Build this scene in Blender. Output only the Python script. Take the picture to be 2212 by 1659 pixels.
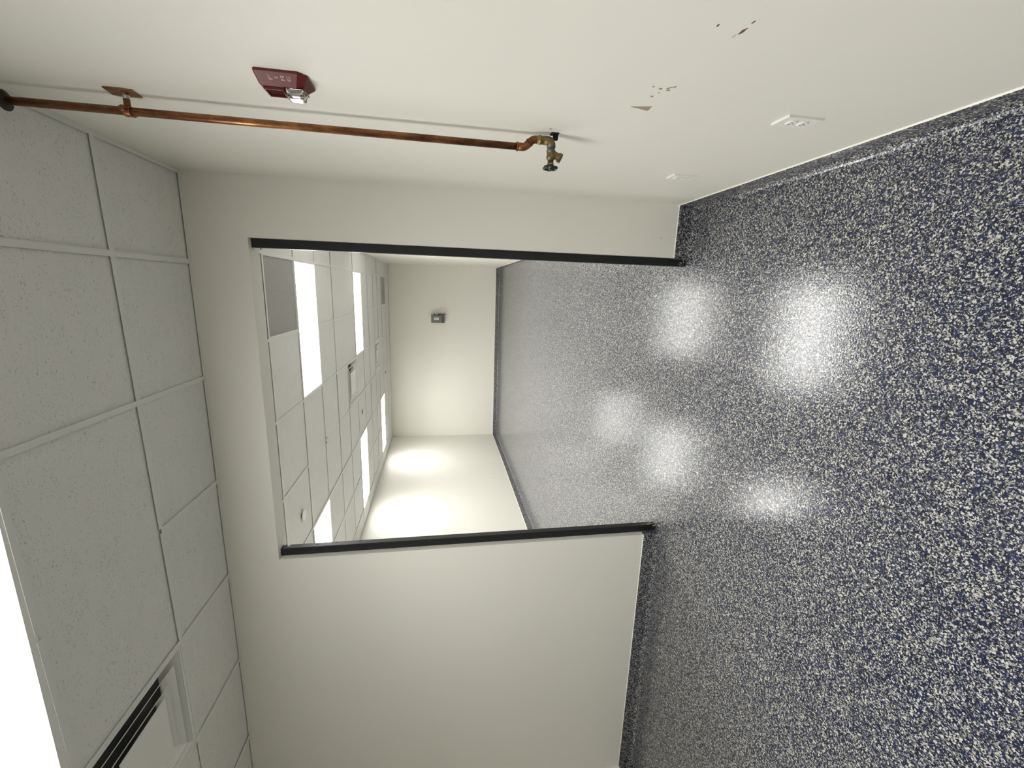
import bpy, bmesh, math, random
from mathutils import Vector, Matrix
random.seed(7)
SC = bpy.context.scene
COL = SC.collection
for o in list(bpy.data.objects):
    bpy.data.objects.remove(o)

# ------------------------------------------------------------------ camera
EYE = 1.53                     # eye height above the floor
YAW, PITCH, ROLL, FPX = 0.2206, 0.1683, -0.0049, 917.7
fwd = Vector((-math.sin(YAW)*math.cos(PITCH), math.cos(YAW)*math.cos(PITCH), -math.sin(PITCH)))
rgt = Vector((math.cos(YAW), math.sin(YAW), 0))
up = rgt.cross(fwd)
r2 = rgt*math.cos(ROLL) + up*math.sin(ROLL)
u2 = -rgt*math.sin(ROLL) + up*math.cos(ROLL)
cam = bpy.data.cameras.new('camera')
cam.sensor_fit = 'HORIZONTAL'; cam.sensor_width = 36.0
cam.lens = 36.0*FPX/2212.0
cam.clip_start = 0.02; cam.clip_end = 100
cam_ob = bpy.data.objects.new('camera', cam); COL.objects.link(cam_ob)
# the phone was held on its side: picture right = down in the room, picture up = right
ax, ay, az = -u2, r2, -fwd
cam_ob.matrix_world = Matrix(((ax.x, ay.x, az.x, 0), (ax.y, ay.y, az.y, 0), (ax.z, ay.z, az.z, EYE), (0, 0, 0, 1)))
SC.camera = cam_ob

# ------------------------------------------------------------------ world, exposure
w = bpy.data.worlds.new('world'); SC.world = w; w.use_nodes = True
w.node_tree.nodes['Background'].inputs[0].default_value = (0.5, 0.5, 0.5, 1)
w.node_tree.nodes['Background'].inputs[1].default_value = 0.02
SC.view_settings.view_transform = 'Standard'
SC.view_settings.look = 'None'
SC.view_settings.gamma = 1.0
SC.view_settings.use_curve_mapping = False
SC.view_settings.exposure = 2.06
LAMP = 1.9                     # radiance of each panel's LED board, shining mostly downwards
LAMP_SPREAD = 130              # degrees, cut off by the panel's prismatic lens
LENS_GLOW = 3.4                # radiance of the lens itself
LAMP_COLOR = (1.0, 0.995, 0.965)
SC.cycles.use_denoising = True
SC.cycles.max_bounces = 12
SC.cycles.diffuse_bounces = 8
SC.cycles.sample_clamp_indirect = 8

# ------------------------------------------------------------------ room dimensions (metres, floor at z = 0)
XR = 0.531                     # right wall
XL = -3.77                     # left wall, near room
XLF = -3.8755                  # left wall, far room
YD0, YD1 = 2.521, 2.651        # partition, near and far face
YB = 11.07                     # back wall
YR = -3.4                      # wall behind the camera
H1 = EYE + 1.2637              # near ceiling
H2 = EYE + 1.2308              # far ceiling
OXL, OXR, OZ = -1.669, 0.2257, EYE + 0.9835   # opening
BH = 0.106                     # cove base height

# ------------------------------------------------------------------ materials
def nmat(name):
    m = bpy.data.materials.new(name); m.use_nodes = True
    nt = m.node_tree
    return m, nt, nt.nodes['Principled BSDF'], nt.nodes, nt.links

def plain(name, col, rough=0.5, metal=0.0, var=0.0, scale=20.0, bump=0.0, bscale=200.0):
    m, nt, b, N, L = nmat(name)
    b.inputs['Roughness'].default_value = rough
    b.inputs['Metallic'].default_value = metal
    tc = N.new('ShaderNodeTexCoord')
    n = N.new('ShaderNodeTexNoise'); n.inputs['Scale'].default_value = scale; n.inputs['Detail'].default_value = 4
    L.new(tc.outputs['Object'], n.inputs['Vector'])
    mx = N.new('ShaderNodeMix'); mx.data_type = 'RGBA'
    mx.inputs[6].default_value = tuple(c*(1-var) for c in col)+(1,)
    mx.inputs[7].default_value = tuple(min(1, c*(1+var)) for c in col)+(1,)
    L.new(n.outputs['Fac'], mx.inputs[0]); L.new(mx.outputs[2], b.inputs['Base Color'])
    if bump > 0:
        n2 = N.new('ShaderNodeTexNoise'); n2.inputs['Scale'].default_value = bscale; n2.inputs['Detail'].default_value = 3
        L.new(tc.outputs['Object'], n2.inputs['Vector'])
        bp = N.new('ShaderNodeBump'); bp.inputs['Strength'].default_value = bump; bp.inputs['Distance'].default_value = 0.001
        L.new(n2.outputs['Fac'], bp.inputs['Height']); L.new(bp.outputs['Normal'], b.inputs['Normal'])
    return m

def ramp(N, stops, interp='CONSTANT'):
    r = N.new('ShaderNodeValToRGB'); r.color_ramp.interpolation = interp
    e = r.color_ramp.elements
    e[0].position, e[0].color = stops[0][0], tuple(stops[0][1])+(1,)
    e[1].position, e[1].color = stops[1][0], tuple(stops[1][1])+(1,)
    for p, c in stops[2:]:
        x = e.new(p); x.color = tuple(c)+(1,)
    return r

def flake_mat():
    m, nt, b, N, L = nmat('epoxy_flake')
    geo = N.new('ShaderNodeNewGeometry')
    wob = N.new('ShaderNodeTexNoise'); wob.inputs['Scale'].default_value = 180; wob.inputs['Detail'].default_value = 2
    L.new(geo.outputs['Position'], wob.inputs['Vector'])
    off = N.new('ShaderNodeVectorMath'); off.operation = 'MULTIPLY_ADD'
    off.inputs[1].default_value = (0.006, 0.006, 0.006)
    L.new(wob.outputs['Color'], off.inputs[0]); L.new(geo.outputs['Position'], off.inputs[2])
    def layer(scale, stops):
        v = N.new('ShaderNodeTexVoronoi'); v.inputs['Scale'].default_value = scale
        L.new(off.outputs[0], v.inputs['Vector'])
        s = N.new('ShaderNodeSeparateColor'); L.new(v.outputs['Color'], s.inputs[0])
        r = ramp(N, stops); L.new(s.outputs[0], r.inputs[0])
        return v, s, r
    navy, black, grey, cream, blue = (0.008, 0.013, 0.042), (0.004, 0.005, 0.010), (0.075, 0.08, 0.09), (0.52, 0.505, 0.45), (0.011, 0.020, 0.085)
    v1, s1, r1 = layer(200, [(0, navy), (0.20, black), (0.34, blue), (0.46, grey), (0.58, cream), (0.73, navy), (0.89, (0.24, 0.24, 0.235))])
    v2, s2, r2_ = layer(370, [(0, cream), (0.19, navy), (0.50, grey), (0.68, black), (0.86, (0.32, 0.315, 0.30))])
    gt = N.new('ShaderNodeMath'); gt.operation = 'GREATER_THAN'; gt.inputs[1].default_value = 0.55
    L.new(s1.outputs[1], gt.inputs[0])
    mx = N.new('ShaderNodeMix'); mx.data_type = 'RGBA'
    L.new(gt.outputs[0], mx.inputs[0]); L.new(r1.outputs[0], mx.inputs[6]); L.new(r2_.outputs[0], mx.inputs[7])
    L.new(mx.outputs[2], b.inputs['Base Color'])
    b.inputs['Roughness'].default_value = 0.45
    b.inputs['Specular IOR Level'].default_value = 0.12
    cw = N.new('ShaderNodeMapRange'); cw.inputs[3].default_value = 0.45; cw.inputs[4].default_value = 1.0
    L.new(s2.outputs[2], cw.inputs[0]); L.new(cw.outputs[0], b.inputs['Coat Weight'])
    b.inputs['Coat Roughness'].default_value = 0.13
    b.inputs['Coat IOR'].default_value = 1.58
    # every flake lies at its own small tilt under the clear coat
    nn = N.new('ShaderNodeTexNoise'); nn.inputs['Scale'].default_value = 150; nn.inputs['Detail'].default_value = 2
    L.new(geo.outputs['Position'], nn.inputs['Vector'])
    bp = N.new('ShaderNodeBump'); bp.inputs['Strength'].default_value = 0.35; bp.inputs['Distance'].default_value = 0.0016
    L.new(nn.outputs['Fac'], bp.inputs['Height'])
    L.new(bp.outputs['Normal'], b.inputs['Normal'])
    bp2 = N.new('ShaderNodeBump'); bp2.inputs['Strength'].default_value = 0.30; bp2.inputs['Distance'].default_value = 0.0016
    L.new(nn.outputs['Fac'], bp2.inputs['Height'])
    L.new(bp2.outputs['Normal'], b.inputs['Coat Normal'])
    return m

def tile_mat():
    m, nt, b, N, L = nmat('mineral_tile')
    geo = N.new('ShaderNodeNewGeometry')
    oi = N.new('ShaderNodeObjectInfo')
    mp = N.new('ShaderNodeMapping'); mp.inputs['Scale'].default_value = (1.0, 2.1, 1.0)
    L.new(geo.outputs['Position'], mp.inputs['Vector'])
    sh = N.new('ShaderNodeVectorMath'); sh.operation = 'ADD'
    sc = N.new('ShaderNodeVectorMath'); sc.operation = 'SCALE'; sc.inputs[0].default_value = (37, 19, 5)
    L.new(oi.outputs['Random'], sc.inputs['Scale']); L.new(mp.outputs[0], sh.inputs[0]); L.new(sc.outputs[0], sh.inputs[1])
    n1 = N.new('ShaderNodeTexNoise'); n1.inputs['Scale'].default_value = 125; n1.inputs['Detail'].default_value = 3; n1.inputs['Distortion'].default_value = 1.2
    n2 = N.new('ShaderNodeTexNoise'); n2.inputs['Scale'].default_value = 9; n2.inputs['Detail'].default_value = 2
    L.new(sh.outputs[0], n1.inputs['Vector']); L.new(sh.outputs[0], n2.inputs['Vector'])
    ad = N.new('ShaderNodeMath'); ad.operation = 'MULTIPLY_ADD'; ad.inputs[1].default_value = 0.16
    L.new(n2.outputs['Fac'], ad.inputs[0]); L.new(n1.outputs['Fac'], ad.inputs[2])
    r = ramp(N, [(0.0, (0.76, 0.76, 0.735)), (0.705, (0.73, 0.73, 0.705)), (0.755, (0.38, 0.38, 0.36))], 'LINEAR')
    L.new(ad.outputs[0], r.inputs[0]); L.new(r.outputs[0], b.inputs['Base Color'])
    b.inputs['Roughness'].default_value = 0.9
    bp = N.new('ShaderNodeBump'); bp.inputs['Strength'].default_value = 0.5; bp.inputs['Distance'].default_value = 0.002; bp.invert = True
    L.new(ad.outputs[0], bp.inputs['Height']); L.new(bp.outputs['Normal'], b.inputs['Normal'])
    return m

def copper_mat():
    m, nt, b, N, L = nmat('aged_copper')
    geo = N.new('ShaderNodeNewGeometry')
    mp = N.new('ShaderNodeMapping'); mp.inputs['Scale'].default_value = (1, 1, 0.35)
    L.new(geo.outputs['Position'], mp.inputs['Vector'])
    n = N.new('ShaderNodeTexNoise'); n.inputs['Scale'].default_value = 34; n.inputs['Detail'].default_value = 5; n.inputs['Roughness'].default_value = 0.65
    L.new(mp.outputs[0], n.inputs['Vector'])
    r = ramp(N, [(0.30, (0.10, 0.043, 0.022)), (0.50, (0.25, 0.105, 0.044)), (0.70, (0.48, 0.21, 0.08))], 'LINEAR')
    L.new(n.outputs['Fac'], r.inputs[0]); L.new(r.outputs[0], b.inputs['Base Color'])
    b.inputs['Metallic'].default_value = 0.85
    r3 = ramp(N, [(0.35, (0.50,)*3), (0.70, (0.28,)*3)], 'LINEAR'); L.new(n.outputs['Fac'], r3.inputs[0]); L.new(r3.outputs[0], b.inputs['Roughness'])
    return m

def lamp_mat():
    m, nt, b, N, L = nmat('lit_lens')
    b.inputs['Base Color'].default_value = (0.9, 0.9, 0.88, 1)
    b.inputs['Emission Color'].default_value = LAMP_COLOR+(1,)
    b.inputs['Emission Strength'].default_value = LENS_GLOW
    return m

def perf_mat():
    m, nt, b, N, L = nmat('perforated_face')
    geo = N.new('ShaderNodeNewGeometry')
    v = N.new('ShaderNodeTexVoronoi'); v.inputs['Scale'].default_value = 150; v.inputs['Randomness'].default_value = 0.0
    L.new(geo.outputs['Position'], v.inputs['Vector'])
    r = ramp(N, [(0.0, (0.05, 0.05, 0.05)), (0.45, (0.42, 0.415, 0.40))]); L.new(v.outputs['Distance'], r.inputs[0])
    L.new(r.outputs[0], b.inputs['Base Color']); b.inputs['Roughness'].default_value = 0.6
    return m

M = dict(
    wall=plain('wall_paint', (0.78, 0.767, 0.70), 0.55, 0, 0.012, 1.5, 0.12, 260),
    flake=flake_mat(), tile=tile_mat(), lens=lamp_mat(), perf=perf_mat(), copper=copper_mat(),
    tee=plain('painted_tee', (0.72, 0.72, 0.69), 0.45, 0, 0.02, 8),
    deck=plain('dark_plenum', (0.06, 0.06, 0.06), 0.9),
    fixture=plain('white_metal', (0.78, 0.78, 0.75), 0.4, 0, 0.02, 10),
    black=plain('black_steel', (0.007, 0.009, 0.010), 0.40, 0.0, 0.35, 14, 0.1, 90),
    hole=plain('hole_black', (0.004, 0.004, 0.004), 0.9),
    zinc=plain('zinc', (0.62, 0.62, 0.60), 0.3, 0.9, 0.05, 40),
    tan=plain('dried_adhesive', (0.33, 0.27, 0.16), 0.7, 0, 0.45, 120),
    pale_bead=plain('pale_bead', (0.82, 0.80, 0.72), 0.6, 0, 0.03, 30),
    red=plain('red_plastic', (0.125, 0.013, 0.009), 0.42, 0, 0.10, 60),
    redtext=plain('faded_lettering', (0.50, 0.30, 0.28), 0.6, 0, 0.05, 60),
    chrome=plain('strobe_reflector', (0.85, 0.85, 0.85), 0.08, 1.0, 0.03, 30),
    brass=plain('tarnished_brass', (0.28, 0.22, 0.08), 0.38, 0.85, 0.25, 60),
    bronze=plain('cast_brass', (0.19, 0.14, 0.065), 0.5, 0.7, 0.2, 70),
    green=plain('green_enamel', (0.004, 0.020, 0.015), 0.3, 0, 0.2, 40),
    blue=plain('thread_tape', (0.05, 0.16, 0.55), 0.5, 0, 0.1, 60),
    plate=plain('white_plastic', (0.80, 0.79, 0.75), 0.35, 0, 0.01, 30),
    slot=plain('socket_slot', (0.10, 0.10, 0.10), 0.6),
    grey=plain('grey_enamel', (0.16, 0.165, 0.16), 0.45, 0, 0.06, 20),
    dgrey=plain('dark_enamel', (0.08, 0.082, 0.08), 0.5, 0, 0.06, 20),
    label=plain('white_label', (0.78, 0.78, 0.76), 0.6),
    redh=plain('red_handle', (0.35, 0.02, 0.03), 0.4),
    scar=plain('torn_paper', (0.34, 0.26, 0.19), 0.9, 0, 0.35, 160),
    scard=plain('gouge', (0.15, 0.075, 0.055), 0.9, 0, 0.3, 200),
    rust=plain('dark_rust', (0.035, 0.020, 0.012), 0.6, 0.3, 0.4, 60),
    smudge=plain('dark_smudge', (0.09, 0.09, 0.085), 0.9),
)

def glass_mat():
    m, nt, b, N, L = nmat('clear_lens')
    b.inputs['Base Color'].default_value = (1, 1, 1, 1); b.inputs['Roughness'].default_value = 0.03
    b.inputs['Transmission Weight'].default_value = 1.0; b.inputs['IOR'].default_value = 1.45
    return m
M['glass'] = glass_mat()

# ------------------------------------------------------------------ mesh helpers
def box(bm, x0, x1, y0, y1, z0, z1):
    v = [bm.verts.new((x, y, z)) for z in (z0, z1) for x, y in ((x0, y0), (x1, y0), (x1, y1), (x0, y1))]
    for f in ((3, 2, 1, 0), (4, 5, 6, 7), (0, 1, 5, 4), (1, 2, 6, 5), (2, 3, 7, 6), (3, 0, 4, 7)):
        bm.faces.new([v[i] for i in f])
    return v

def prism(bm, pts0, pts1):
    a = [bm.verts.new(p) for p in pts0]; b = [bm.verts.new(p) for p in pts1]
    n = len(a)
    bm.faces.new(a[::-1]); bm.faces.new(b)
    for i in range(n):
        bm.faces.new((a[i], a[(i+1) % n], b[(i+1) % n], b[i]))

def basis(d):
    d = Vector(d).normalized()
    a = Vector((0, 0, 1)) if abs(d.z) < 0.9 else Vector((1, 0, 0))
    s = d.cross(a).normalized(); return s, s.cross(d).normalized(), d

def lathe(bm, org, axis, prof, n=24, cap=True):
    """profile [(distance along axis, radius)]"""
    s, t, d = basis(axis); org = Vector(org); rings = []
    for h, r in prof:
        rings.append([bm.verts.new(org + d*h + (s*math.cos(2*math.pi*i/n) + t*math.sin(2*math.pi*i/n))*r) for i in range(n)])
    for a, b in zip(rings, rings[1:]):
        for i in range(n):
            f = bm.faces.new((a[i], a[(i+1) % n], b[(i+1) % n], b[i])); f.smooth = True
    if cap:
        bm.faces.new(rings[0][::-1]); bm.faces.new(rings[-1])

def tube(bm, pts, r, n=16):
    pts = [Vector(p) for p in pts]; rings = []
    s, t, _ = basis(pts[1]-pts[0])
    for k, p in enumerate(pts):
        d = (pts[min(k+1, len(pts)-1)] - pts[max(k-1, 0)]).normalized()
        s = (s - d*s.dot(d)).normalized(); t = d.cross(s)
        rr = r[k] if isinstance(r, (list, tuple)) else r
        rings.append([bm.verts.new(p + (s*math.cos(2*math.pi*i/n) + t*math.sin(2*math.pi*i/n))*rr) for i in range(n)])
    for a, b in zip(rings, rings[1:]):
        for i in range(n):
            f = bm.faces.new((a[i], a[(i+1) % n], b[(i+1) % n], b[i])); f.smooth = True
    bm.faces.new(rings[0][::-1]); bm.faces.new(rings[-1])

def poly_plate(bm, pts, thick):
    """flat polygon (3d points) pushed out by the vector thick"""
    t = Vector(thick)
    prism(bm, [Vector(p) for p in pts], [Vector(p)+t for p in pts])

def mesh(name, bm, bevel=0.0, seg=2):
    if bevel > 0:
        es = [e for e in bm.edges if len(e.link_faces) == 2 and e.calc_face_angle(0) > 0.5]
        bmesh.ops.bevel(bm, geom=es, offset=bevel, segments=seg, affect='EDGES', profile=0.6)
    bmesh.ops.recalc_face_normals(bm, faces=bm.faces)
    me = bpy.data.meshes.new(name); bm.to_mesh(me); bm.free(); return me

def link(name, me, mat, parent=None, loc=None, rz=0):
    if mat and not me.materials: me.materials.append(M[mat])
    o = bpy.data.objects.new(name, me); COL.objects.link(o)
    if parent: o.parent = parent
    if loc is not None: o.location = loc
    o.rotation_euler = (0, 0, rz)
    return o

def struct(name, bm, mat, label, bevel=0):
    o = link(name, mesh(name, bm, bevel), mat); o['kind'] = 'structure'; o['label'] = label
    return o

def tag(o, label, cat, group=None):
    o['label'] = label; o['category'] = cat
    if group: o['group'] = group
    return o

def thing(name, label, cat, loc, rz=0, group=None):
    o = bpy.data.objects.new(name, None); COL.objects.link(o)
    o.empty_display_size = 0.05; o.location = loc; o.rotation_euler = (0, 0, rz)
    return tag(o, label, cat, group)

def part(name, bm, mat, parent, root=None, bevel=0, seg=2, label=None):
    """bm is in world coordinates when root (a Vector) is given, else in the thing's own"""
    if root is not None:
        bmesh.ops.translate(bm, vec=-Vector(root), verts=bm.verts)
    o = link(name, mesh(name, bm, bevel, seg), mat, parent)
    if label: o['label'] = label
    return o

def dup(root, label, loc, rz=None):
    r = root.copy(); COL.objects.link(r); r.location = loc
    if rz is not None: r.rotation_euler = (0, 0, rz)
    r['label'] = label
    for ch in list(root.children):
        c = ch.copy(); COL.objects.link(c); c.parent = r
        for g in list(ch.children):
            d = g.copy(); COL.objects.link(d); d.parent = c
    return r

# ------------------------------------------------------------------ room shell
bm = bmesh.new(); box(bm, XLF-0.3, XR+0.3, YR-0.3, YB+0.3, -0.15, 0.0)
floor = struct('floor', bm, 'flake', 'glossy navy and grey flake epoxy floor')
bm = bmesh.new(); box(bm, XR, XR+0.15, YR-0.15, YB+0.15, 0, 3.1)
wall_right = struct('wall_right', bm, 'wall', 'long cream wall with copper pipe and fire alarm')
bm = bmesh.new(); box(bm, XL-0.10, XL, YR-0.15, YD0, 0, 3.1)
struct('wall_left', bm, 'wall', 'left side wall of the near room')
bm = bmesh.new(); box(bm, XLF-0.15, XLF, YD1, YB+0.15, 0, 3.1)
struct('wall_far_left', bm, 'wall', 'pale side wall of the far room')
bm = bmesh.new(); box(bm, XLF-0.15, XR+0.15, YR-0.15, YR, 0, 3.1)
struct('wall_rear', bm, 'wall', 'wall behind the viewer')
bm = bmesh.new()     # back wall stands a touch out of square
prism(bm, [(XR+0.1, YB+0.005, 0), (XLF-0.1, YB-0.065, 0), (XLF-0.1, YB+0.2, 0), (XR+0.1, YB+0.2, 0)],
      [(XR+0.1, YB+0.005, 3.1), (XLF-0.1, YB-0.065, 3.1), (XLF-0.1, YB+0.2, 3.1), (XR+0.1, YB+0.2, 3.1)])
struct('wall_back', bm, 'wall', 'cream end wall of the far room')
bm = bmesh.new()     # partition with the wide opening, one closed ring
prof = [(XR, 0), (XR, 3.1), (XLF-0.1, 3.1), (XLF-0.1, 0), (OXL, 0), (OXL, OZ), (OXR, OZ), (OXR, 0)]
prism(bm, [(x, YD0, z) for x, z in prof], [(x, YD1, z) for x, z in prof])
wall_div = struct('wall_divider', bm, 'wall', 'cream partition wall with a wide cased opening')

# ------------------------------------------------------------------ cove base
CP = [(0, BH), (0.006, BH)]
for k in range(7):
    a = math.pi + (math.pi/2)*k/6
    CP.append((0.036 + 0.030*math.cos(a), 0.030 + 0.030*math.sin(a)))
CP += [(0.036, -0.004), (0, -0.004)]
def cove(name, p0, p1, nrm, label, pale_bead=True):
    n = Vector(nrm+(0,)); a = Vector(p0+(0,)); b = Vector(p1+(0,))
    bm = bmesh.new()
    prism(bm, [a + n*d + Vector((0, 0, h)) for d, h in CP], [b + n*d + Vector((0, 0, h)) for d, h in CP])
    o = struct(name, bm, 'flake', label)
    if pale_bead:
        bm = bmesh.new()  # thin pale bead along the top edge of the base
        q = [(0, BH), (0.005, BH), (0.002, BH+0.0022), (0, BH+0.0032)]
        prism(bm, [a + n*d + Vector((0, 0, h)) for d, h in q], [b + n*d + Vector((0, 0, h)) for d, h in q])
        part('base_top_line', bm, 'pale_bead', o)
    return o
cove('baseboard_right', (XR, YR), (XR, YD0), (-1, 0), 'flake cove base under the right wall')
cove('baseboard_far_right', (XR, YD1), (XR, YB), (-1, 0), 'flake cove base along right wall of far room')
cove('baseboard_divider_right', (OXR, YD0), (XR, YD0), (0, -1), 'short flake cove base right of the opening')
cove('baseboard_divider_left', (XL, YD0), (OXL, YD0), (0, -1), 'flake cove base left of the opening')
cove('baseboard_left', (XL, YR), (XL, YD0), (1, 0), 'flake cove base along the left wall')
cove('baseboard_far_left', (XLF, YD1), (XLF, YB), (1, 0), 'flake cove base along far left wall')
cove('baseboard_back', (XLF, YB-0.065), (XR, YB+0.002), (0, -1), 'flake cove base along the end wall')
PY0, PY1 = 2.560, 2.604        # steel posts, front and back
def jamb_base(name, x0, x1, label):
    bm = bmesh.new(); box(bm, x0, x1, YD0-0.006, PY0, 0, BH); struct(name, bm, 'flake', label)
jamb_base('baseboard_jamb_right', OXR-0.006, OXR, 'flake base turning into the right jamb')
jamb_base('baseboard_jamb_left', OXL, OXL+0.006, 'flake base turning into the left jamb')

# ------------------------------------------------------------------ ceilings
TW = 0.024                     # tee width
def make_ceiling(name, H, label, xs, ys, skew, skip_cells, no_x, no_y, pad):
    """xs, ys: grid lines; skew(x, y) -> y; skip_cells: cells kept free for fittings (i, j);
    no_x: (j, i) pieces of cross line j missing over column i; no_y: (i, j) pieces of line i missing in row j"""
    bm = bmesh.new(); box(bm, pad[0], pad[1], pad[2], pad[3], H+0.28, H+0.32)
    c = struct(name, bm, 'deck', label)
    nx, ny = len(xs)-1, len(ys)-1
    done = set()
    def merged(i, j):
        cells = {(i, j)}; todo = [(i, j)]
        while todo:
            a, b = todo.pop()
            for a2, b2, gone in ((a, b+1, (b+1, a) in no_x), (a, b-1, (b, a) in no_x), (a+1, b, (a+1, b) in no_y), (a-1, b, (a, b) in no_y)):
                if gone and 0 <= a2 < nx and 0 <= b2 < ny and (a2, b2) not in cells:
                    cells.add((a2, b2)); todo.append((a2, b2))
        return cells
    for i in range(nx):
        for j in range(ny):
            if (i, j) in done or (i, j) in skip_cells: continue
            cs = merged(i, j); done |= cs
            i0, i1 = min(a for a, b in cs), max(a for a, b in cs)+1
            j0, j1 = min(b for a, b in cs), max(b for a, b in cs)+1
            g = 0.004; xa, xb = xs[i0]+g, xs[i1]-g
            lift = 0.0035 + random.random()*0.0035
            bm = bmesh.new()
            q = [(xa, skew(xa, ys[j0])+g), (xb, skew(xb, ys[j0])+g), (xb, skew(xb, ys[j1])-g), (xa, skew(xa, ys[j1])-g)]
            prism(bm, [(x, y, H+lift) for x, y in q], [(x, y, H+0.018) for x, y in q])
            o = part('ceiling_tile', bm, 'tile', c)
    hw = TW/2
    for i in range(1, nx):     # runners along y, one bar per unbroken stretch
        j = 0
        while j < ny:
            if (i, j) in no_y: j += 1; continue
            k = j
            while k < ny and (i, k) not in no_y: k += 1
            x = xs[i]; bm = bmesh.new()
            box(bm, x-hw, x+hw, skew(x, ys[j]), skew(x, ys[k]), H-0.0022, H+0.0002)
            box(bm, x-0.001, x+0.001, skew(x, ys[j]), skew(x, ys[k]), H, H+0.03)
            part('grid_runner', bm, 'tee', c)
            j = k
    for j in range(1, ny):     # cross tees, butted between the runners
        for i in range(nx):
            if (j, i) in no_x: continue
            xa, xb = xs[i]+(hw if i else 0), xs[i+1]-(hw if i < nx-1 else 0)
            bm = bmesh.new()
            q = [(xa, skew(xa, ys[j])-hw), (xb, skew(xb, ys[j])-hw), (xb, skew(xb, ys[j])+hw), (xa, skew(xa, ys[j])+hw)]
            prism(bm, [(x, y, H-0.0018) for x, y in q], [(x, y, H+0.0002) for x, y in q])
            part('cross_tee', bm, 'tee', c)
    # wall angle round the edge
    x0, x1, y0, y1 = xs[0], xs[-1], ys[0], ys[-1]
    for b_ in ((x0, x0+0.022, y0, y1), (x1-0.022, x1, y0, y1), (x0+0.022, x1-0.022, y0, y0+0.022), (x0+0.022, x1-0.022, y1-0.022, y1)):
        bm = bmesh.new(); box(bm, *b_, H-0.0015, H+0.0003)
        if b_[1]-b_[0] < 0.03:
            xx = x0 if b_[0] == x0 else x1-0.0008
            box(bm, xx, xx+0.0008, b_[2], b_[3], H, H+0.022)
        part('wall_angle', bm, 'tee', c)
    return c

S = 0.6096
SK = -0.0191
def skew1(x, y):               # the near grid runs slightly out of square with the partition
    t = min(1.0, max(0.0, (YD0 - y)/0.4)) if y > 0 else 1.0
    return y + SK*(x - 0.53)*t
X1 = [XL] + [0.0905 - k*S for k in range(6, -1, -1)] + [XR]
YA = 1.9611
Y1 = [YR] + [YA - k*0.6175 for k in range(8, -1, -1)] + [YD0]
# columns: 0 = border at left ... 7 = border at right; rows: 0 = rear ... 9 = strip at partition
col = lambda x: max(i for i in range(len(X1)-1) if X1[i] <= x)
row = lambda y: max(j for j in range(len(Y1)-1) if Y1[j] <= y)
cL0, cL1 = col(-1.5), col(-0.9)          # the two bays of the light panel
rL = row(1.0); rD = row(1.7); cD = col(-2.0)
rL2 = row(-1.5)
skip = {(cL0, rL), (cL1, rL), (cD, rD), (cL0, rL2), (cL1, rL2)}
no_y1 = {(cL1, rL), (cL1, rL2), (col(-0.9), rD)}
ceil1 = make_ceiling('ceiling', H1, 'suspended ceiling of fissured mineral tiles overhead', X1, Y1, skew1, skip, set(), no_y1, (XL-0.1, XR+0.1, YR-0.1, YD1))

X2 = [XLF, -3.58, -2.95, -2.34, -1.69, -1.05, -0.415, 0.205, XR]
Y2 = [YD1, 3.36, 4.035, 4.68, 5.345, 5.97, 6.61, 7.24, 7.86, 8.50, 9.04, 9.64, 10.34, YB-0.02]
sk2 = lambda x, y: y
# cells of the fittings (column, row)
F_L = {'a': (5, 2), 'b': (1, 2), 'c': (5, 6), 'd': (1, 6), 'e': (1, 10)}   # first bay of each 2 x 4 panel
F_D = [(4, 5), (4, 9)]
F_R = [(6, 1), (6, 11)]
skip2 = set(F_D) | set(F_R)
no_y2 = set()
for i, j in F_L.values():
    skip2 |= {(i, j), (i+1, j)}; no_y2.add((i+1, j))
no_x2 = {(5, 5), (5, 6), (5, 7), (7, 7), (9, 7), (11, 7)}
no_y2 |= {(4, 2), (4, 3)}
ceil2 = make_ceiling('ceiling_far', H2, 'suspended tile ceiling of the far room', X2, Y2, sk2, skip2, no_x2, no_y2, (XLF-0.1, XR+0.1, YD1, YB+0.1))
# two dark specks beside a tile edge in the far room
for dx, dy, rr in ((-1.655, 4.705, 0.012), (-1.70, 4.685, 0.010)):
    bm = bmesh.new()
    poly_plate(bm, [(dx + rr*(0.8+0.5*random.random())*math.cos(a), dy + rr*(0.8+0.5*random.random())*math.sin(a), H2-0.0025) for a in [k*math.pi/4 for k in range(8)]], (0, 0, 0.004))
    part('dark_speck', bm, 'smudge', ceil2)

# ------------------------------------------------------------------ fittings in the ceilings
def light_panel(label, x0, x1, y0, y1, H, inset=0.022):
    cx, cy = (x0+x1)/2, (y0+y1)/2
    t = thing('light_panel', label, 'ceiling light', (cx, cy, H), 0, 'recessed light panels')
    hx, hy = (x1-x0)/2-0.003, (y1-y0)/2-0.003
    bm = bmesh.new(); k = inset
    for b_ in ((-hx, hx, -hy, -hy+k), (-hx, hx, hy-k, hy), (-hx, -hx+k, -hy+k, hy-k), (hx-k, hx, -hy+k, hy-k)):
        box(bm, *b_, 0.0003, 0.018)
    part('frame', bm, 'fixture', t)
    bm = bmesh.new(); box(bm, -hx+k, hx-k, -hy+k, hy-k, 0.004, 0.010)
    part('lens', bm, 'lens', t)
    bm = bmesh.new(); box(bm, -hx, hx, -hy, hy, 0.0185, 0.06)
    part('housing', bm, 'fixture', t)
    ld = bpy.data.lights.new('led_board', 'AREA'); ld.shape = 'RECTANGLE'
    ld.size, ld.size_y = 2*(hx-k), 2*(hy-k); ld.color = LAMP_COLOR
    ld.spread = math.radians(LAMP_SPREAD)
    ld.energy = LAMP*math.pi*ld.size*ld.size_y
    lo = bpy.data.objects.new('led_board', ld); COL.objects.link(lo)
    lo.parent = t; lo.location = (0, 0, 0.0032)
    return t
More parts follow.
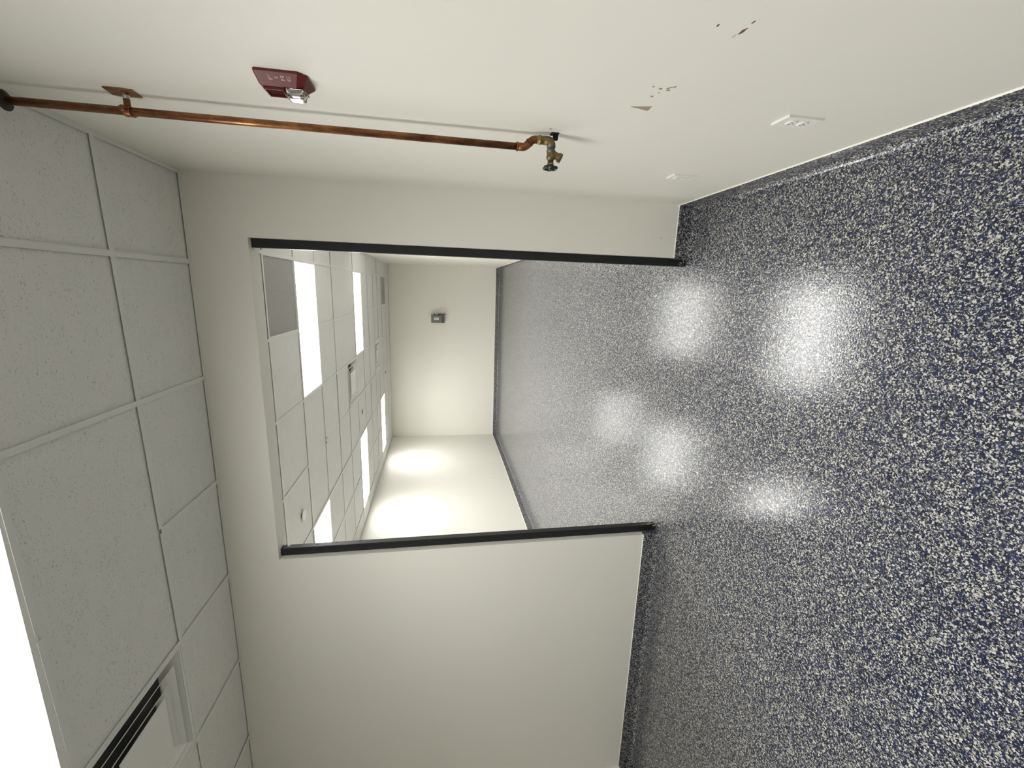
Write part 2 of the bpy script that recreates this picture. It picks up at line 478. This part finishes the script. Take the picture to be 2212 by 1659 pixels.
def cellbox(xs, ys, i0, i1, j): return xs[i0], xs[i1], ys[j], ys[j+1]
LL = {'a': 'largest light panel, beyond the opening beside the grey return grille', 'b': 'light panel half hidden behind the left steel post',
      'c': 'narrow-looking light panel above the end wall, left of the second return grille', 'd': 'long light panel near the far left wall, middle of its row', 'e': 'farthest light panel, close to the far left corner'}
for k, (i, j) in F_L.items():
    light_panel(LL[k], *cellbox(X2, Y2, i, i+2, j), H2)
y0s, y1s = Y1[rL]+0.024, Y1[rL+1]+0.024
light_panel('bright panel at the edge of the near ceiling', X1[cL0], X1[cL1+1], y0s+0.012, y1s+0.008, H1, 0.03)
light_panel('ceiling panel behind the viewer', X1[cL0], X1[cL1+1], Y1[rL2]+0.03, Y1[rL2+1]+0.03, H1, 0.03)

def diffuser(label, x0, x1, y0, y1, H):
    t = thing('air_diffuser', label, 'air diffuser', ((x0+x1)/2, (y0+y1)/2, H), 0, 'square ceiling diffusers')
    hs = min(x1-x0, y1-y0)/2 - 0.004
    hx, hy = (x1-x0)/2-0.004, (y1-y0)/2-0.004
    bm = bmesh.new(); a = hs-0.018
    for b_ in ((-hx, hx, -hy, -a), (-hx, hx, a, hy), (-hx, -a, -a, a), (a, hx, -a, a)):
        box(bm, *b_, 0.0004, 0.004)
    part('frame', bm, 'fixture', t)
    bm = bmesh.new()           # flared throat
    lo = [bm.verts.new((x*a, y*a, 0.003)) for x, y in ((-1, -1), (1, -1), (1, 1), (-1, 1))]
    hi = [bm.verts.new((x*(a-0.05), y*(a-0.05), 0.075)) for x, y in ((-1, -1), (1, -1), (1, 1), (-1, 1))]
    for k in range(4): bm.faces.new((lo[k], lo[(k+1) % 4], hi[(k+1) % 4], hi[k]))
    part('throat', bm, 'fixture', t)
    bm = bmesh.new(); box(bm, -a+0.05, a-0.05, -a+0.05, a-0.05, 0.075, 0.079)
    part('duct_neck', bm, 'deck', t)
    def cone(ro, ri, z0, z1, nm):
        bm = bmesh.new()
        def ring(r, z): return [bm.verts.new((x*r, y*r, z)) for x, y in ((-1, -1), (1, -1), (1, 1), (-1, 1))]
        o0, o1, i1, i0 = ring(ro, z0), ring(ro, z0+0.004), ring(ri, z1+0.004), ring(ri, z1)
        for p, q in ((o0, o1), (o1, i1), (i1, i0), (i0, o0)):
            for k in range(4): bm.faces.new((p[k], p[(k+1) % 4], q[(k+1) % 4], q[k]))
        part(nm, bm, 'fixture', t)
    cone(a-0.048, a-0.098, 0.000, 0.036, 'outer_cone')
    cone(a-0.106, a-0.150, 0.000, 0.032, 'inner_cone')
    bm = bmesh.new(); c = a-0.138; box(bm, -c, c, -c, c, 0.000, 0.003)
    part('centre_plate', bm, 'fixture', t)
    return t
diffuser('square diffuser in the near ceiling, cut by the picture edge', X1[cD], X1[cD+1], Y1[rD]+0.046, Y1[rD+1]+0.046, H1)
diffuser('nearer of two square diffusers in far ceiling', *cellbox(X2, Y2, 4, 5, 5), H2)
diffuser('farther of two square diffusers in far ceiling', *cellbox(X2, Y2, 4, 5, 9), H2)

def grille(label, x0, x1, y0, y1, H):
    t = thing('return_grille', label, 'return grille', ((x0+x1)/2, (y0+y1)/2, H), 0, 'grey return air grilles')
    hx, hy = (x1-x0)/2-0.004, (y1-y0)/2-0.004
    bm = bmesh.new(); k = 0.014
    for b_ in ((-hx, hx, -hy, -hy+k), (-hx, hx, hy-k, hy), (-hx, -hx+k, -hy+k, hy-k), (hx-k, hx, -hy+k, hy-k)):
        box(bm, *b_, 0.0004, 0.014)
    part('frame', bm, 'fixture', t)
    bm = bmesh.new(); box(bm, -hx+k, hx-k, -hy+k, hy-k, 0.010, 0.013)
    part('perforated_panel', bm, 'perf', t, label='grey perforated face')
    return t
grille('large grey perforated return grille just beyond the opening', *cellbox(X2, Y2, 6, 7, 1), H2)
grille('small grey return grille beside the end wall', *cellbox(X2, Y2, 6, 7, 11), H2)

def sprinkler(label, x, y):
    t = thing('sprinkler_cover', label, 'sprinkler cover', (x, y, H2), 0, 'concealed sprinkler covers')
    bm = bmesh.new(); lathe(bm, (0, 0, 0.002), (0, 0, -1), [(0, 0.030), (0.0105, 0.030)], 24); part('cup', bm, 'dgrey', t)
    bm = bmesh.new(); lathe(bm, (0, 0, -0.0085), (0, 0, -1), [(0, 0.052), (0.004, 0.052), (0.006, 0.048)], 28); part('disc', bm, 'fixture', t)
sprinkler('round white sprinkler cover above the left steel post', -2.055, 3.76)
sprinkler('round white sprinkler cover beside the nearer diffuser', -2.00, 6.93)
sprinkler('round white sprinkler cover nearest the end wall', -1.94, 9.97)

# ------------------------------------------------------------------ steel posts of the opening
def post(side, label, x0, x1):
    root = Vector(((x0+x1)/2, (PY0+PY1)/2, 0))
    t = thing('steel_post', label, 'steel post', root, 0, 'black steel posts of the opening')
    bm = bmesh.new(); box(bm, x0, x1, PY0, PY1, 0.0, OZ-0.0005)
    part('tube', bm, 'black', t, root, 0.004, 3)
    inner = x1 if side < 0 else x0; n = 1 if side < 0 else -1
    for z in (0.775, 0.6606, 0.51, 0.431, -0.418, -1.277):
        bm = bmesh.new(); lathe(bm, (inner-n*0.001, 2.594 if z < .7 else 2.586, EYE+z), (n, 0, 0), [(0, 0.0048), (0.0016, 0.0048)], 12)
        part('screw_hole', bm, 'hole', t, root)
    bm = bmesh.new(); lathe(bm, (inner, 2.587, EYE+0.944), (n, 0, 0), [(0, 0.011), (0.0015, 0.011), (0.0015, 0.0075), (0.007, 0.0075), (0.009, 0.004)], 12)
    part('anchor_bolt', bm, 'zinc', t, root, label='shiny anchor bolt')
    bm = bmesh.new()
    for k in range(5 if side < 0 else 8):
        yy = PY0 + random.uniform(0, PY1-PY0) if side < 0 else PY0-0.001
        zz = random.uniform(0.0, 0.10 if side < 0 else 0.04)
        s_ = random.uniform(0.005, 0.014)
        yc, nv = (yy + s_*0.5, 7)
        xc = random.uniform(x0+0.006, x1-0.006)
        ring = [(s_*random.uniform(0.25, 0.6)*math.cos(2*math.pi*q/nv), s_*random.uniform(0.3, 1.1)*math.sin(2*math.pi*q/nv)) for q in range(nv)]
        zz += s_*1.1
        if side < 0:
            yc = min(max(yc, PY0+s_*0.6), PY1-s_*0.6)
            prism(bm, [(inner, yc+a, zz+b) for a, b in ring], [(inner+0.0014, yc+a, zz+b) for a, b in ring])
        else:
            prism(bm, [(xc+a, PY0, zz+b) for a, b in ring], [(xc+a, PY0-0.0014, zz+b) for a, b in ring])
    if side < 0:               # torn strip of adhesive sticking out at the foot
        for a, b_ in (((inner, PY0+0.03, 0.035), (inner+0.035, PY0+0.012, 0.012)), ((inner-0.01, PY0-0.001, 0.02), (inner+0.02, PY0-0.03, 0.002)), ((inner, PY0+0.01, 0.06), (inner+0.012, PY0+0.005, 0.01))):
            tube(bm, [a, [(a[q]+b_[q])/2 + (0.004 if q == 2 else 0) for q in range(3)], b_], [0.004, 0.003, 0.0012], 6)
    part('adhesive_residue', bm, 'tan', t, root, label='dried tan adhesive at the foot')
    return t
post(-1, 'black steel post at the left side of the opening', OXL, OXL+0.049)
post(1, 'black steel post at the right side of the opening', OXR-0.048, OXR)

# ------------------------------------------------------------------ fire alarm
Z = lambda z: EYE + z
root = Vector((XR, 1.375, Z(0.40)))
t = thing('fire_alarm', 'dark red wall fire alarm with clear strobe above the copper valve', 'fire alarm', root)
def rring(bm, X, y0, y1, z0, z1, ch):
    pts = [(y0, z0+ch), (y0+ch, z0), (y1-ch, z0), (y1, z0+ch), (y1, z1-ch*0.25), (y1-ch*0.25, z1), (y0+ch*0.25, z1), (y0, z1-ch*0.25)]
    return [bm.verts.new((X, y, z)) for y, z in pts]
bm = bmesh.new()
rings = [rring(bm, XR, 1.316, 1.431, Z(.338), Z(.467), .020), rring(bm, XR-0.006, 1.3165, 1.4305, Z(.3382), Z(.4665), .020),
         rring(bm, 0.5055, 1.341, 1.406, Z(.356), Z(.461), .013), rring(bm, 0.5015, 1.346, 1.402, Z(.360), Z(.456), .011)]
for a, b in zip(rings, rings[1:]):
    for k in range(8): bm.faces.new((a[k], a[(k+1) % 8], b[(k+1) % 8], b[k]))
bm.faces.new(rings[-1]); bm.faces.new(rings[0][::-1])
housing = part('housing', bm, 'red', t, root, 0.0015, 2)
FX = 0.5015                    # front of the housing
bm = bmesh.new()               # horn mouth, raised rim with slats
for b_ in ((1.348, 1.400, Z(.449), Z(.453)), (1.348, 1.400, Z(.405), Z(.408)), (1.348, 1.352, Z(.408), Z(.449)), (1.396, 1.400, Z(.408), Z(.449))):
    box(bm, FX-0.006, FX+0.0005, *b_)
horn = part('horn_frame', bm, 'red', t, root, 0.0012)
for k in range(7):
    z = Z(.4095 + k*.0055)
    bm = bmesh.new(); prism(bm, [(FX-.0005, 1.352, z), (FX-.004, 1.352, z+0.0026), (FX, 1.352, z+0.0032)], [(FX-.0005, 1.396, z), (FX-.004, 1.396, z+0.0026), (FX, 1.396, z+0.0032)])
    o = part('slat', bm, 'red', horn, root)
# strobe
for b_ in ((FX-.013, FX+.0005, 1.343, 1.390, Z(.4000), Z(.4028)), (FX-.004, FX+.0005, 1.346, 1.388, Z(.3495), Z(.3520))):
    bm = bmesh.new(); box(bm, *b_); part('strobe_lip', bm, 'red', t, root, 0.001)
bm = bmesh.new()
prism(bm, [(FX-.0005, 1.348, Z(.356)), (FX-.0005, 1.385, Z(.356)), (FX-.0005, 1.385, Z(.395)), (FX-.0005, 1.348, Z(.395))],
      [(FX-.013, 1.357, Z(.366)), (FX-.013, 1.377, Z(.366)), (FX-.013, 1.377, Z(.385)), (FX-.013, 1.357, Z(.385))])
strobe = part('strobe_reflector', bm, 'chrome', t, root, label='mirror strobe reflector')
bm = bmesh.new()
prism(bm, [(FX+.0002, 1.345, Z(.353)), (FX+.0002, 1.388, Z(.353)), (FX+.0002, 1.388, Z(.3985)), (FX+.0002, 1.345, Z(.3985))],
      [(FX-.0215, 1.350, Z(.3565)), (FX-.0215, 1.384, Z(.3565)), (FX-.0215, 1.384, Z(.395)), (FX-.0215, 1.350, Z(.395))])
part('strobe_lens', bm, 'glass', strobe, root, 0.004, 3, label='clear faceted strobe lens')
# raised letters F I R E, one under the other on the sloping near cheek
O0 = Vector((0.5245, 1.3172, 0)); O1 = Vector((0.5055, 1.341, 0))
ed = (O1-O0).normalized(); en = Vector((-ed.y, ed.x, 0)); en = en if en.y < 0 else -en
GL = {'F': [(0, 0, .28, 1), (0, .80, 1, 1), (0, .42, .8, .60)], 'I': [(.36, 0, .64, 1)],
      'R': [(0, 0, .28, 1), (0, .82, .9, 1), (0, .42, .9, .58), (.70, .5, .98, .92), (.62, 0, .95, .45)], 'E': [(0, 0, .28, 1), (0, .82, 1, 1), (0, .42, .85, .60), (0, 0, 1, .18)]}
for k, ch in enumerate('FIRE'):
    bm = bmesh.new(); ztop = Z(.4320 - k*.0150)
    w_, h_ = 0.0130, 0.0092
    # seen from in front of the cheek, reading left runs towards the ridge
    for x0, z0, x1, z1 in GL[ch]:
        a = O1 - ed*(0.0110 + x0*w_); b = O1 - ed*(0.0110 + x1*w_)
        zz0, zz1 = ztop - h_ + z0*h_, ztop - h_ + z1*h_
        prism(bm, [a+Vector((0, 0, zz0)), b+Vector((0, 0, zz0)), b+Vector((0, 0, zz1)), a+Vector((0, 0, zz1))],
              [a+en*0.0009+Vector((0, 0, zz0)), b+en*0.0009+Vector((0, 0, zz0)), b+en*0.0009+Vector((0, 0, zz1)), a+en*0.0009+Vector((0, 0, zz1))])
    part('letter', bm, 'redtext', housing, root)

# ------------------------------------------------------------------ copper pipe with hose bibb
PX, PYp = 0.480, 1.572
root = Vector((PX, PYp, Z(-0.40)))
t = thing('copper_pipe', 'copper riser pipe with brass hose bibb on the right wall', 'pipe', root)
R_ = 0.0112
bm = bmesh.new(); tube(bm, [(PX, PYp, H1+0.1), (PX, PYp, Z(-0.272))], R_, 20); part('riser', bm, 'copper', t, root)
bm = bmesh.new(); tube(bm, [(PX, PYp, Z(-.262)), (PX, PYp, Z(-.286)), (PX+.002, PYp, Z(-.292)), (PX+.006, PYp, Z(-.298)), (PX+.016, PYp, Z(-.308))], R_*1.14, 18)
part('elbow', bm, 'copper', t, root)
bm = bmesh.new(); tube(bm, [(PX+.014, PYp, Z(-.306)), (PX+.020, PYp, Z(-.312)), (PX+.025, PYp, Z(-.319)), (PX+.0265, PYp, Z(-.326)), (PX+.0265, PYp, Z(-.336))], R_*1.12, 18)
part('elbow', bm, 'copper', t, root)
bm = bmesh.new(); lathe(bm, (PX, PYp, Z(-.262)), (0, 0, -1), [(0, R_*1.28), (.005, R_*1.28)], 20); part('collar', bm, 'copper', t, root)
bm = bmesh.new(); lathe(bm, (PX+.013, PYp, Z(-.305)), (1, 0, -1), [(0, R_*1.28), (.005, R_*1.28)], 20); part('collar', bm, 'copper', t, root)
AX = PX+.0265
bm = bmesh.new(); lathe(bm, (AX, PYp, Z(-.332)), (0, 0, -1), [(0, .0128), (.008, .0135), (.0085, .0155), (.013, .0155), (.0135, .0138), (.026, .0138), (.036, .0132)], 24); part('brass_adapter', bm, 'brass', t, root, label='brass threaded adapter')
AZ = Z(-.384)
bm = bmesh.new()
tube(bm, [(AX, PYp, Z(-.358)), (AX, PYp, Z(-.372)), (AX-.003, PYp, Z(-.380)), (AX-.010, PYp, AZ), (AX-.022, PYp, AZ)], [.0145, .0148, .0152, .0148, .0155], 18)
elbow = part('wall_elbow', bm, 'bronze', t, root, label='dull brass elbow')
bm = bmesh.new(); box(bm, AX+.004, XR-0.001, PYp-.006, PYp+.009, AZ-.022, AZ-.006); box(bm, XR-0.003, XR, PYp-.013, PYp+.016, AZ-.024, AZ+.004)
part('mounting_ear', bm, 'hole', elbow, root, 0.002, label='black mounting ear')
bm = bmesh.new(); lathe(bm, (AX-.021, PYp, AZ), (-1, 0, 0), [(0, .0122), (.008, .0122)], 18); part('tape_ring', bm, 'blue', t, root, label='blue thread tape')
bm = bmesh.new()
lathe(bm, (AX-.029, PYp, AZ), (-1, 0, 0), [(0, .0150), (.005, .0158), (.006, .0140), (.014, .0140), (.022, .0155), (.028, .0150), (.030, .0115), (.034, .0105)], 20)
bib = part('valve_body', bm, 'bronze', t, root)
bm = bmesh.new()
sp0 = Vector((AX-.040, PYp, AZ-.006)); sd = Vector((-0.10, 0, -1)).normalized()
lathe(bm, sp0, Vector((-0.42, 0, -1)), [(0, .0125), (.012, .0115), (.020, .0125), (.024, .0155), (.034, .0155)], 20)
part('spout', bm, 'bronze', bib, root)
bm = bmesh.new(); lathe(bm, (AX-.062, PYp, AZ), (-1, 0, 0), [(0, .0105), (.008, .0105), (.0082, .0118), (.016, .0118), (.0165, .006), (.030, .0045)], 6)
part('packing_nut', bm, 'brass', bib, root)
# handwheel: scalloped rim on spokes
HX = AX-.086
bm = bmesh.new(); n = 48; rings = []
for k in range(n):
    a = 2*math.pi*k/n; rr = .0215 + .0022*math.cos(6*a); ctr = Vector((HX, PYp+rr*math.cos(a), AZ+rr*math.sin(a)))
    rad = Vector((0, math.cos(a), math.sin(a))); q = []
    for m in range(8):
        b = 2*math.pi*m/8; q.append(bm.verts.new(ctr + rad*(.0040*math.cos(b)) + Vector((.0052*math.sin(b), 0, 0))))
    rings.append(q)
for k in range(n):
    a, b = rings[k], rings[(k+1) % n]
    for m in range(8):
        f = bm.faces.new((a[m], a[(m+1) % 8], b[(m+1) % 8], b[m])); f.smooth = True
hw_ = part('handwheel', bm, 'green', t, root, label='dark green handwheel')
for k in range(3):
    a = math.pi*k/3; bm = bmesh.new(); v = Vector((0, math.cos(a), math.sin(a)))*.020; c = Vector((HX+.002, PYp, AZ))
    tube(bm, [c-v, c, c+v], [.0032, .0042, .0032], 8); part('spoke', bm, 'green', hw_, root)
bm = bmesh.new(); lathe(bm, (HX+.004, PYp, AZ), (-1, 0, 0), [(0, .0075), (.008, .0075), (.0085, .0035), (.013, .0035)], 12); part('hub', bm, 'green', hw_, root)
# pipe hanger on the wall
BZ = Z(.905)
bm = bmesh.new()
pl_ = [(1.543, Z(.947)), (1.596, Z(.953)), (1.604, Z(.93)), (1.598, Z(.876)), (1.546, Z(.872)), (1.541, Z(.90))]
poly_plate(bm, [(XR, y, z) for y, z in pl_], (-0.004, 0, 0))
hang = part('wall_flange', bm, 'copper', t, root, 0.001)
bm = bmesh.new(); lathe(bm, (XR-0.003, PYp, BZ), (-1, 0, 0), [(0, .011), (.009, .0085), (.016, .0085)], 14); part('standoff', bm, 'zinc', hang, root, label='zinc standoff rod')
bm = bmesh.new(); lathe(bm, (XR-0.018, PYp, BZ), (-1, 0, 0), [(0, .0085), (.004, .0085), (.022, .0085)], 14)
lathe(bm, (PX, PYp, BZ+.010), (0, 0, -1), [(0, .0135), (.002, .0150), (.018, .0150), (.020, .0135)], 20)
box(bm, PX-.005, PX+.005, PYp-.030, PYp+.030, BZ-.007, BZ+.007)
part('split_ring', bm, 'copper', hang, root, 0.0008)
for s_ in (-1, 1):
    bm = bmesh.new(); lathe(bm, (PX-.008, PYp+s_*.0235, BZ), (1, 0, 0), [(0, .0055), (.016, .0055)], 10); part('ring_screw', bm, 'copper', hang, root)
bm = bmesh.new(); lathe(bm, (PX, PYp, Z(1.206)), (0, 0, 1), [(0, .0118), (.003, .018), (.007, .027), (.009, .027)], 28)
part('escutcheon', bm, 'rust', t, root, label='dark brown pipe escutcheon under the ceiling')

# ------------------------------------------------------------------ outlets
def outlet(label, loc, rz, deco=False):
    t = thing('blank_device' if False else 'wall_outlet', label, 'wall outlet', loc, rz, 'white wall outlets')
    bm = bmesh.new(); box(bm, -.0365, .0365, -.0065, 0, -.058, .058); part('cover_plate', bm, 'plate', t, None, 0.003, 3)
    if deco:
        bm = bmesh.new(); box(bm, -.0170, .0170, -.0105, -.006, -.034, .034); part('device_face', bm, 'plate', t, None, 0.0015)
        for s_ in (-1, 1):
            for x in (-.0055, .0055):
                bm = bmesh.new(); box(bm, x-.001, x+.001, -.0107, -.009, s_*.019-.0035, s_*.019+.0035); part('slot', bm, 'slot', t)
        return t
    for s_ in (-1, 1):
        bm = bmesh.new(); n = 20
        pts = [(.0168*math.cos(2*math.pi*k/n), max(-.0122, min(.0122, .0168*math.sin(2*math.pi*k/n)))) for k in range(n)]
        prism(bm, [(x, -.006, s_*.0195+z) for x, z in pts], [(x, -.0095, s_*.0195+z) for x, z in pts])
        rc = part('receptacle', bm, 'plate', t)
        for x, h in ((-.0062, .0042), (.0062, .0035)):
            bm = bmesh.new(); box(bm, x-.0013, x+.0013, -.0098, -.008, s_*.0195+.002-h, s_*.0195+.002+h); part('slot', bm, 'slot', rc)
        bm = bmesh.new(); lathe(bm, (0, -.008, s_*.0195-.0075), (0, -1, 0), [(0, .0024), (.0018, .0024)], 10); part('ground_hole', bm, 'slot', rc)
    bm = bmesh.new(); lathe(bm, (0, -.006, 0), (0, -1, 0), [(0, .003), (.0014, .0026)], 10); part('screw', bm, 'plate', t)
    return t
W90 = -math.pi/2
o1 = outlet('large white duplex outlet low on the right wall, nearest the viewer', (XR, 1.278, Z(-1.078)), W90)
outlet('white rocker-style outlet low on right wall near partition', (XR, 1.945, Z(-1.096)), W90, True)
yb = lambda x: YB + 0.005 - (XR - x)*0.0159
dup(o1, 'tiny outlet on the end wall beside the grey switch box', (-0.293, yb(-0.293)-0.001, Z(-0.247)), 0)
dup(o1, 'tiny outlet alone in the middle of the end wall', (-2.413, yb(-2.413)-0.001, Z(-0.234)), 0)
dup(o1, 'tiny outlet low on the far left wall', (XLF, 8.29, Z(-1.11)), math.pi/2)

# ------------------------------------------------------------------ disconnect switch on the end wall
bx, bz = -0.765, Z(0.039)
root = Vector((bx, yb(bx), bz))
t = thing('disconnect_switch', 'grey electrical disconnect box with red handle on end wall', 'switch box', root)
bm = bmesh.new(); box(bm, -.100, .100, -.115, .0, -.165, .165); part('enclosure', bm, 'grey', t, None, 0.004)
bm = bmesh.new(); box(bm, -.094, .094, -.123, -.115, -.085, .158); cov = part('cover', bm, 'grey', t, None, 0.003)
bm = bmesh.new(); box(bm, -.094, .094, -.121, -.115, -.158, -.090); part('lower_cover', bm, 'dgrey', t, None, 0.003)
bm = bmesh.new(); box(bm, .076, .084, -.127, -.121, -.075, .125); part('cover_rib', bm, 'dgrey', cov)
bm = bmesh.new(); box(bm, -.028, .030, -.1245, -.1225, -.022, .096); lab = part('warning_label', bm, 'label', cov, label='white printed label')
bm = bmesh.new()
for x0, x1, z0, z1 in ((.000, .010, .050, .084), (-.018, -.012, .030, .060), (.004, .022, .018, .026), (-.020, .004, .002, .010), (.012, .018, -.012, .008), (-.012, -.004, .070, .090)):
    box(bm, x0, x1, -.1252, -.1243, z0, z1)
part('print', bm, 'dgrey', lab)
bm = bmesh.new(); lathe(bm, (.100, -.06, .085), (1, 0, 0), [(0, .014), (.018, .014)], 14); part('conduit_hub', bm, 'hole', t)
bm = bmesh.new(); lathe(bm, (.100, -.06, -.015), (1, 0, 0), [(0, .018), (.014, .018)], 14); box(bm, .108, .120, -.072, -.048, -.12, -.005)
hd = part('handle_arm', bm, 'hole', t, None)
bm = bmesh.new(); box(bm, .106, .124, -.076, -.044, -.185, -.105); part('handle_grip', bm, 'redh', hd, None, 0.004, label='red handle grip')

# ------------------------------------------------------------------ scars in the paint
def scar(name, pts, mat, wall, X=XR, th=0.0008):
    bm = bmesh.new(); poly_plate(bm, [(X, y, Z(z)) for y, z in pts], (-th, 0, 0)); return part(name, bm, mat, wall)
def blob(y, z, ry, rz, mat='scar', ang=0.0, n=9):
    pts = []
    for k in range(n):
        a = 2*math.pi*k/n; j = random.uniform(0.65, 1.25)
        u_, v_ = ry*j*math.cos(a), rz*j*math.sin(a)
        pts.append((y + u_*math.cos(ang) - v_*math.sin(ang), z + u_*math.sin(ang) + v_*math.cos(ang)))
    scar('paint_scar', pts, mat, wall_right)
scar('torn_patch', [(1.3052, -.5497), (1.2899, -.6096), (1.2990, -.6080), (1.306, -.611), (1.3202, -.6091), (1.312, -.58)], 'scar', wall_right)
blob(1.1768, -.5549, .004, .0025); blob(1.1835, -.5785, .005, .006); blob(1.174, -.597, .011, .0026, 'scar', 0.65, 11); blob(1.186, -.601, .004, .005)
blob(1.166, -.6085, .005, .003, 'scar'); blob(1.205, -.585, .003, .002); blob(1.2299, -.5772, .004, .004)
blob(.9130, -.6130, .012, .0034, 'scard', 0.12, 12); blob(.9077, -.5532, .004, .0025, 'scard'); blob(.882, -.6133, .006, .0016, 'scard', 0.12); blob(.932, -.6075, .007, .0008, 'scar', .12)
blob(1.532, -.3705, .003, .004, 'smudge')
def dot(x, z, r):
    bm = bmesh.new(); poly_plate(bm, [(x + r*math.cos(a), YD0, Z(z) + r*0.7*math.sin(a)) for a in [k*math.pi/3 for k in range(6)]], (0, -0.0006, 0)); part('paint_speck', bm, 'smudge', wall_div)
dot(.337, -1.3256, .0035); dot(-1.889, -1.386, .003); dot(.334, -1.2627, .002)
